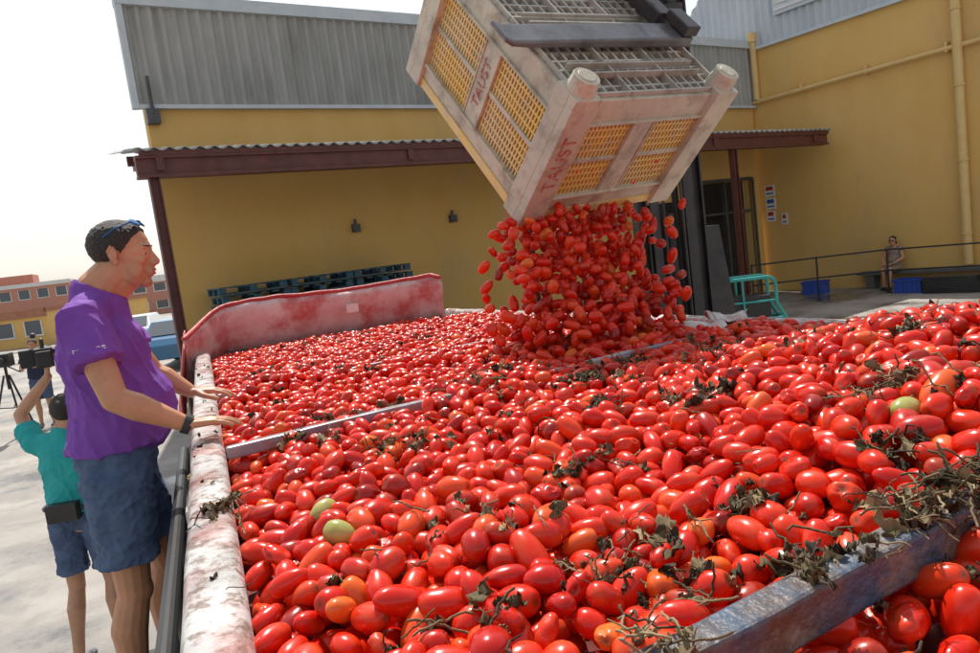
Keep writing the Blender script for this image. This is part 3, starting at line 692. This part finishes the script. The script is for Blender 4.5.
    for s in (1,-1):
        HE(eb,(.0715,s*.031,.006),(.0105,.0125,.0060),mi=0); HE(eb,(.0800,s*.032,.0055),(.0032,.0050,.0050),mi=1)
        HC(eb,(.0715,s*.018,.0115),(.0690,s*.044,.0105),.0035,.003,mi=3)
        HC(eb,(.0885,s*.013,.032),(.0790,s*.042,.033),.0036,.0026,mi=2)
    HC(eb,(.0945,-.014,-.0520),(.1000,0,-.0505),.0030,.0038,mi=4);HC(eb,(.0945,.014,-.0520),(.1000,0,-.0505),.0030,.0038,mi=4)
    HC(eb,(.0925,-.012,-.0630),(.0975,0,-.0635),.0035,.0045,mi=4);HC(eb,(.0925,.012,-.0630),(.0975,0,-.0635),.0035,.0045,mi=4)
    eb.obj('face_details',[m_eye,m_iris,mats['hair'],mats['skin'],m_lip],E,smooth=True)
    hb=MB(); Ri=Rh.inverted()
    HE(hb,(-.016,0,.038),(.102,.0805,.087),n=40,k=24)
    if hairlen: HE(hb,(-.05,0,-.03),(.06,.075,.10+hairlen*.5))
    def kp(c):
        l=(Ri@(c-hd))/hs; thr=np.interp(l.x,[-.12,-.06,-.035,-.02,-.005,.012,.030,.045,.062,.075],[-.060,-.050,-.035,.018,.030,.010,.030,.055,.082,.105])
        thr+=.006*mnoise.noise(c*60)
        return l.z>thr or (hairlen and l.x<-.02)
    hr=remesh(hb,'hair',mats['hair'],max(voxel,.003)if voxel<.006 else voxel,E,smooth=1,disp=lambda p:.0025*mnoise.noise(p*90),keep=kp)
    hr.modifiers.new('s','SOLIDIFY').thickness=.006
    st=MB(); ch,be,pe=T['chest'],T['belly'],T['pelvis']; bb=J.get('bellyr',.15)
    st.ell(ch,(.130*build,.180*build,.19)); st.ell(ch+V((-.02,0,.08)),(.10*build,.17*build,.11))
    st.ell(be,(bb,.175*build,.17))
    nb=T['neck']+V((-.005,0,-.035)); st.caps(nb+V((0,0,.03)),ch,nk*1.30*build,.12)
    hz=be.lerp(pe,.80)
    n=28; vs=[]
    for (c,rx,ry) in ((ch,.12*build,.17*build),(be,bb,.172*build),(hz,bb*.97,.180*build)):
        for i in range(n): a=2*math.pi*i/n; vs.append((c.x+rx*math.cos(a),c.y+ry*math.sin(a),c.z))
    fs=[(j*n+i,j*n+(i+1)%n,(j+1)*n+(i+1)%n,(j+1)*n+i) for j in range(2) for i in range(n)]; fs=[f[::-1] for f in fs]+[tuple(range(n)),tuple(range(2*n,3*n))[::-1]]
    st.add(vs,fs)
    for s in 'RL':
        sh,el=T['sh'+s],T['el'+s]; st.caps(ch+V((-.01,0,.08)),sh+V((0,0,-.01)),.09*build,.062*build); st.caps(nb+V((-.005,0,-.01)),sh,.068*build,.055*build)
        e2=sh.lerp(el,sleeve); st.cyl(sh,e2,.063*build,.074*build,n=20); st.ell(sh,(.063*build,)*3)
    fo=folds(wr,.10,2.3)
    nz=T['neck'].z; nx_=T['neck'].x
    def kps(c): return (c.z-nz)+.55*(c.x-nx_)<.012 or (c-T['neck']).length>.14
    def dfs(p):
        d_=(p-T['neck']).length; return fo(p)*min(1,max(0,(d_-.10)/.10))
    sh_o=remesh(st,'shirt',mats['shirt'],max(voxel,.005),E,smooth=6,disp=dfs,keep=kps)
    sh_o.modifiers.new('s','SOLIDIFY').thickness=.004
    so=MB(); px=J.get('pelr',.120)
    so.ell(pe,(px*build,.172*build,.13)); so.caps(pe+V((0.01,0,.08)),pe,px*build*.95,px*build*.95)
    for s in 'RL':
        hp,kn,an=T['hip'+s],T['kn'+s],T['an'+s]
        e2=hp.lerp(kn,short_len); so.ell(hp,(.106*build,.098*build,.11)); so.cyl(hp,e2,.100*build,.088*build,n=22); e3=hp.lerp(kn,short_len-.08); so.cyl(e3,e2,.0945*build,.0935*build,n=22)
        if long_legs: so.caps(hp,kn,.10,.075); so.cyl(kn,an,.075,.065,n=20)
    remesh(so,'shorts',mats['shorts'],max(voxel,.005),E,smooth=2,disp=folds(wr*.7,.085,7,1.3,.2))
    sb=MB()
    for s in 'RL':
        an=T['an'+s]; fd=V(J.get('ft'+s,(1,0,0))).normalized()
        Rf=Matrix((fd,V((0,0,1)).cross(fd),V((0,0,1)))).transposed()
        sb.ell(an+V((0,0,-.035)),(.045,.040,.045),Rf); sb.caps(an+fd*-.02+V((0,0,-.045)),an+fd*.13+V((0,0,-.05)),.038,.032); sb.ell(an+fd*.13+V((0,0,-.052)),(.055,.045,.028),Rf)
    remesh(sb,'shoes',mats['shoes'],max(voxel,.006),E,smooth=2)
    if glasses:
        gb=MB(); gx,gz,up=glasses
        for s in (1,-1):
            gb.ell(H(gx,s*.033,gz),(.005*hs,.027*hs,.018*hs),Rh@Euler((0,up,s*.25)).to_matrix())
            gb.tube([H(gx-.004,s*.058,gz+.000),H(gx-.05,s*.084,gz-.024),H(gx-.085,s*.086,gz-.05)],.0028)
        gb.caps(H(gx+.004,-.012,gz+.006),H(gx+.004,.012,gz+.006),.003,.003)
        gb.obj('sunglasses',mats.get('glass',m_black),E,smooth=True)
    return E,H
m_purple=mat('purple_cotton',(.175,.050,.34),(.215,.066,.40),scale=6,rough=.85,bump=.15,bscale=18)
m_denim=mat('denim',(.050,.085,.17),(.10,.15,.26),scale=9,rough=.85,bump=.2,bscale=160)
m_teal=mat('teal_cotton',(.02,.36,.36),(.03,.42,.42),scale=6,rough=.85,bump=.15,bscale=20)
m_shoe=mat('grey_trainers',(.30,.30,.32),(.12,.12,.14),scale=18,rough=.7)
m_blueg=mat('blue_mirror_lens',(.02,.12,.35),rough=.12,metal=.5)
m_skin=skinmat('tanned_skin',(.60,.285,.155),jaw=(.215,-.015,1.525)); m_skin2=skinmat('skin',(.58,.30,.18))
PM,H=human('man_in_purple_shirt',(-.365,2.71,.815),0,dict(hs=.98,
  head=(.145,-.005,1.622),hpitch=.10,hyaw=-.22,neck=(.050,0,1.512),neckr=.062,chest=(.03,0,1.28),belly=(.06,0,1.10),pelvis=(.01,0,.955),bellyr=.162,
  shR=(.005,-.19,1.425),elR=(.07,-.285,1.175),wrR=(.258,-.262,1.050),hdR=(1,.06,-.10),hnR=(.1,0,1),curlR=.22,
  shL=(.03,.19,1.425),elL=(.15,.27,1.18),wrL=(.27,.24,1.085),hdL=(1,-.05,-.16),hnL=(.1,0,1),curlL=.3,
  hipR=(.01,-.095,.88),knR=(.00,-.11,.50),anR=(-.05,-.12,.085),hipL=(.01,.095,.88),knL=(.09,.11,.50),anL=(.05,.12,.085)),
  dict(skin=m_skin,hair=m_hair,shirt=m_purple,shorts=m_denim,shoes=m_shoe,glass=m_blueg),voxel=.0033,build=1.06,glasses=(.052,.112,-.9),short_len=.72,wr=.011)
m_txt=mat('white_print',(.7,.7,.7),rough=.7)
mb=MB()
w0=V((.246,-.263,1.057)); w1=w0+V((.022,.001,-.012)); mb.cyl(w0,w1,.0325,.0315,n=20); mb.obj('wristband',m_black,PM)
textobj('sleeve_print','EIFFAGE',.026,m_txt,frame((.030,-.300,1.335),(.97,-.05,.03),(-.03,-.30,.95)),PM)
TMn,_=human('cameraman_in_teal_shirt',(-.93,5.05,0),D2R(75),dict(
  head=(.0,-.04,1.63),hpitch=-.1,hyaw=.2,neck=(-.01,-.01,1.51),chest=(.0,0,1.31),belly=(.02,0,1.14),pelvis=(0,0,.99),
  shR=(0,-.18,1.46),elR=(.17,-.24,1.62),wrR=(.10,-.09,1.84),hdR=(.1,.2,1),hnR=(0,-1,0),
  shL=(0,.18,1.46),elL=(.12,.29,1.64),wrL=(.075,.06,1.86),hdL=(.1,-.1,1),hnL=(-.3,1,0),curlR=.7,curlL=.7,
  hipR=(0,-.09,.93),knR=(.05,-.10,.50),anR=(-.0,-.11,.085),hipL=(0,.09,.93),knL=(.0,.10,.50),anL=(-.12,.11,.085)),
  dict(skin=m_skin2,hair=m_hair,shirt=m_teal,shorts=m_denim,shoes=m_shoe),voxel=.005,build=.97,short_len=.75)
mb=MB(); mb.box((-.20,-.08,.99),(-.13,.10,1.10)); mb.tube([(.15*math.cos(a)-.0,.185*math.sin(a),1.05) for a in np.linspace(0,6.28,24)],.014); mb.obj('waist_bag',m_black,TMn,bevel=.02)
VC=empty('video_camera',(-.975,5.18,1.985),D2R(100))
mb=MB(); mb.box((-.14,-.05,-.06),(.12,.05,.06)); mb.cyl((.12,0,0),(.22,0,0),.04,.05,n=20); mb.cyl((.22,0,0),(.27,0,0),.058,.062,n=20)
mb.tube([(-.1,0,.06),(-.08,0,.11),(.08,0,.11),(.12,0,.06)],.012); mb.box((-.05,-.09,-.02),(.07,-.051,.045)); mb.cyl((-.02,.04,.14),(.16,.04,.14),.016); mb.box((-.20,-.04,-.045),(-.14,.04,.045)); mb.box((-.06,.052,-.05),(.06,.13,.06))
mb.obj('camera_body',m_black,VC,bevel=.006)
TP=empty('camera_tripod',(-3.45,15.0,0))
mb=MB()
for a in (90,210,330):
    c,s=math.cos(D2R(a)),math.sin(D2R(a)); mb.tube([(c*.42,s*.42,0),(c*.05,s*.05,1.15)],.018); mb.tube([(c*.22,s*.22,.6),(0,0,.55)],.01)
mb.cyl((0,0,.9),(0,0,1.32),.025); mb.box((-.12,-.18,1.32),(.12,.2,1.55)); mb.cyl((.0,-.18,1.44),(0,-.36,1.44),.055,.065); mb.tube([(0,.1,1.32),(.1,.5,1.15)],.012)
mb.obj('tripod_parts',m_black,TP)
m_navy=mat('navy_cotton',(.02,.03,.07),(.03,.04,.09),rough=.85)
human('camera_operator',(-3.1,15.7,0),D2R(-95),dict(
  head=(.03,0,1.60),hpitch=.1,hyaw=0,neck=(-.01,0,1.46),chest=(0,0,1.24),belly=(.02,0,1.07),pelvis=(0,0,.94),
  shR=(0,-.18,1.40),elR=(.12,-.24,1.16),wrR=(.30,-.14,1.2),hdR=(1,.2,.1),hnR=(0,0,1),
  shL=(0,.18,1.40),elL=(.1,.24,1.16),wrL=(.3,.12,1.2),hdL=(1,-.2,.1),hnL=(0,0,1),
  hipR=(0,-.09,.88),knR=(.03,-.1,.47),anR=(0,-.11,.085),hipL=(0,.09,.88),knL=(.03,.1,.47),anL=(.0,.11,.085)),
  dict(skin=m_skin2,hair=m_hair,shirt=m_navy,shorts=m_denim,shoes=m_shoe),voxel=.010,short_len=.8)
m_dress=mat('patterned_dress',(.45,.10,.04),(.05,.25,.28),scale=16,rough=.8,stain=(.6,.45,.2),sscale=22,samt=.9)
human('seated_woman',(16.15,12.45,0),D2R(190),dict(
  head=(.05,0,1.20),hpitch=.05,hyaw=.1,neck=(.0,0,1.07),chest=(0,0,.86),belly=(.03,0,.69),pelvis=(0,0,.56),
  shR=(0,-.165,1.01),elR=(.10,-.24,.76),wrR=(.30,-.12,.66),hdR=(1,.3,-.1),hnR=(0,0,1),
  shL=(0,.165,1.01),elL=(.10,.24,.76),wrL=(.30,.12,.66),hdL=(1,-.3,-.1),hnL=(0,0,1),
  hipR=(.02,-.09,.52),knR=(.44,-.09,.52),anR=(.42,-.08,.09),hipL=(.02,.09,.52),knL=(.44,.08,.52),anL=(.50,.09,.09)),
  dict(skin=m_skin2,hair=m_hair,shirt=m_dress,shorts=m_dress,shoes=m_black),voxel=.008,build=.9,short_len=.85,sleeve=.3,hairlen=.05,glasses=(.09,.008,0))
BN=empty('concrete_bench',(16.3,12.4,0),D2R(-75.3))
mb=MB(); mb.box((-1.0,-.25,.36),(3.2,.25,.43)); mb.box((-.8,-.2,0),(-.6,.2,.36)); mb.box((2.6,-.2,0),(2.8,.2,.36)); mb.obj('slab_and_legs',mat('dark_concrete',(.10,.10,.10),(.15,.15,.14),rough=.8),BN)
m_bcr=mat('blue_plastic',(.02,.06,.35),(.03,.09,.42),rough=.45)
def tote(loc,rz):
    T_=empty('blue_plastic_tote',loc,rz); mb=MB()
    mb.box((-.3,-.2,0),(.3,.2,.02)); mb.box((-.3,-.2,.02),(-.28,.2,.32)); mb.box((.28,-.2,.02),(.3,.2,.32)); mb.box((-.28,-.2,.02),(.28,-.18,.32)); mb.box((-.28,.18,.02),(.28,.2,.32))
    mb.box((-.33,-.23,.29),(.33,-.2,.33)); mb.box((-.33,.2,.29),(.33,.23,.33)); mb.box((-.33,-.2,.29),(-.3,.2,.33)); mb.box((.3,-.2,.29),(.33,.2,.33))
    for k in (-.2,-.1,0,.1,.2): mb.box((k-.01,-.215,.03),(k+.01,-.2,.29)); mb.box((k-.01,.2,.03),(k+.01,.215,.29))
    mb.obj('tote_shell',m_bcr,T_)
tote((15.45,11.55,.0),D2R(-75)); tote((15.1,14.0,.0),D2R(-60))
FC=empty('folded_black_crates',(15.6,10.6,.0),D2R(-75)); mb=MB()
for k in range(7): mb.box((-.55,-.3,.055*k+.002),(.65-.02*k,.3,.055*k+.05))
mb.obj('crate_layers',m_black,FC)
RL=empty('black_railing'); mb=MB()
P=[(12.6,13.6),(14.0,12.9),(15.3,12.0),(15.9,9.8),(16.4,8.0)]
P=[V((x,y,0)) for x,y in P]
for z in (.55,1.05): mb.tube([p+V((0,0,z)) for p in P],.02)
for p in P: mb.cyl(p,p+V((0,0,1.08)),.022); mb.cyl(p,p+V((0,0,.02)),.07)
mb.obj('rails_and_posts',m_black,RL)
m_turq=mat('turquoise_paint',(.03,.30,.27),(.05,.36,.32),rough=.4)
GT=empty('turquoise_trolley',(9.7,10.7,0),D2R(-30)); mb=MB()
def arc(c,r,a0,a1,n=8): return [(c[0]+r*math.cos(D2R(a0+(a1-a0)*i/n)),c[2],c[1]+r*math.sin(D2R(a0+(a1-a0)*i/n))) for i in range(n+1)]
for y in (-.3,.3):
    mb.tube([(-.6,y,.25)]+arc((-.45,.95,y),.15,180,90)+arc((.35,.95,y),.15,90,0)+[(.5,y,.6),(.65,y,.3)],.035)
    mb.tube([(-.6,y,.3),(.65,y,.3)],.035); mb.tube([(-.6,y,.65),(.5,y,.65)],.022); mb.tube([(-.1,y,.3),(-.1,y,1.1)],.022)
for x in (-.6,.65): mb.tube([(x,-.3,.3),(x,.3,.3)],.03)
mb.tube([(-.45,-.3,1.1),(-.45,.3,1.1)],.03); mb.obj('tubular_frame',m_turq,GT)
mb=MB()
for x in (-.5,.55):
    for y in (-.34,.30): mb.cyl((x,y,.15),(x,y+.05,.15),.15,n=20)
mb.box((-.3,-.25,.32),(.4,.25,.75)); mb.obj('wheels_and_motor',m_black,GT)
# ------------------------------------------------------------ distant buildings and cars
m_pink=mat('pink_render',(.50,.22,.16),(.55,.27,.20),rough=.85); m_cream=mat('cream_render',(.58,.50,.40),(.62,.55,.45),rough=.85)
m_win=mat('window_glass',(.10,.12,.14),rough=.15); m_roof=mat('roof_tile',(.35,.14,.08),(.42,.2,.12),rough=.8)
def building(name,loc,rz,w_,d_,h,mt,storeys,bays,setback=0,par=.4,tile=False):
    E=empty(name,loc,rz); mb=MB(); mb.box((0,0,0),(w_,d_,h))
    if setback: mb.box((w_*.15,d_*.2,h+.001),(w_*.6,d_*.8,h+1.4))
    mb.obj('walls',mt,E)
    mb=MB(); mb.box((-.1,-.1,h-.25),(w_+.1,-.005,h+par)); mb.box((-.1,-.1,h+.002),(-.005,d_,h+par)); mb.box((w_+.005,-.1,h+.002),(w_+.1,d_,h+par)); mb.obj('parapet',m_roof if tile else m_white,E)
    mb=MB(); mg=MB()
    for s in range(storeys):
        for b_ in range(bays):
            x=w_*(b_+.5)/bays; z=h*(s+.35)/storeys; ww=min(.6,w_/bays*.28); hh=h/storeys*.42
            mg.box((x-ww,-.02,z),(x+ww,-.003,z+hh)); mb.box((x-ww-.1,-.06,z-.1),(x+ww+.1,-.004,z-.01)); mb.box((x-ww-.08,-.05,z),(x-ww-.002,-.004,z+hh)); mb.box((x+ww+.002,-.05,z),(x+ww+.08,-.004,z+hh))
    mg.obj('windows',m_win,E); mb.obj('window_trim',m_white,E); return E
building('apartment_building',(-25.5,104,0),D2R(3),10.2,9,5.2,m_pink,2,5,setback=1,par=.25)
building('apartment_building',(-38,110,0),D2R(0),13,9,6,m_cream,3,5)
building('townhouse_row',(-8.5,80,0),D2R(4),9.5,9,3.6,m_pink,2,5)
building('townhouse_row',(-1,95,0),D2R(4),16,9,4.2,m_cream,2,6)
building('low_yellow_building',(-16.9,53.5,0),D2R(-30),9.5,10,2.0,m_yel,1,5,par=.25,tile=True)
def car(loc,rz,col):
    mp=mat('car_paint',col,rough=.3,coat=.6); E=empty('parked_car',loc,rz)
    prof=[(-2.1,.35),(-2.12,.75),(-1.9,.95),(-1.55,1.0),(-.95,1.42),(.45,1.45),(1.15,1.0),(1.9,.85),(2.1,.65),(2.08,.35)]
    mb=MB(); n=len(prof); vs=[]
    for y,k in ((-.85,.0),(-.80,1),(.80,1),(.85,0)):
        for (x,z) in prof:
            tw=(1 if z<1.02 else .82) ; yy=(.85 if k==0 else .80)*tw*(1 if y>0 else -1); vs.append((x*(1 if k else .985),yy,z if k else z-.02))
    fs=[tuple(range(n)),tuple(range(3*n,4*n))[::-1]]
    for j in range(3):
        for i in range(n): a=j*n+i;b_=j*n+(i+1)%n; fs.append((a,a+n,b_+n,b_))
    mb.add(vs,fs); mb.obj('body_shell',mp,E,bevel=.04)
    mb=MB()
    for s in (-1,1):
        mb.add([(-1.35,s*.80,1.03),(-.9,s*.712,1.36),(-.2,s*.71,1.38),(-.2,s*.81,1.03)],[(0,1,2,3)]); mb.add([(-.12,s*.81,1.03),(-.12,s*.71,1.38),(.42,s*.71,1.38),(.95,s*.80,1.03)],[(0,1,2,3)])
    mb.add([(-1.56,-.68,1.03),(-1.56,.68,1.03),(-1.0,.62,1.40),(-1.0,-.62,1.40)],[(0,1,2,3)]); mb.add([(1.13,-.7,1.03),(1.13,.7,1.03),(.52,.62,1.42),(.52,-.62,1.42)],[(0,1,2,3)])
    mb.obj('windows',m_win,E)
    mb=MB()
    for x in (-1.35,1.3):
        for s in (-1,1): mb.cyl((x,s*.70,.32),(x,s*.88,.32),.32,n=24,mi=0); mb.cyl((x,s*.70,.32),(x,s*.89,.32),.18,n=18,mi=1)
    mb.obj('wheels',[m_tire,m_grey],E); return E
car((-2.6,33,0),D2R(80),(.55,.57,.6)); car((-.6,24,0),D2R(75),(.03,.15,.32)); car((-5.4,47,0),D2R(85),(.3,.3,.32))
print('tomatoes',len(pts),len(fp))
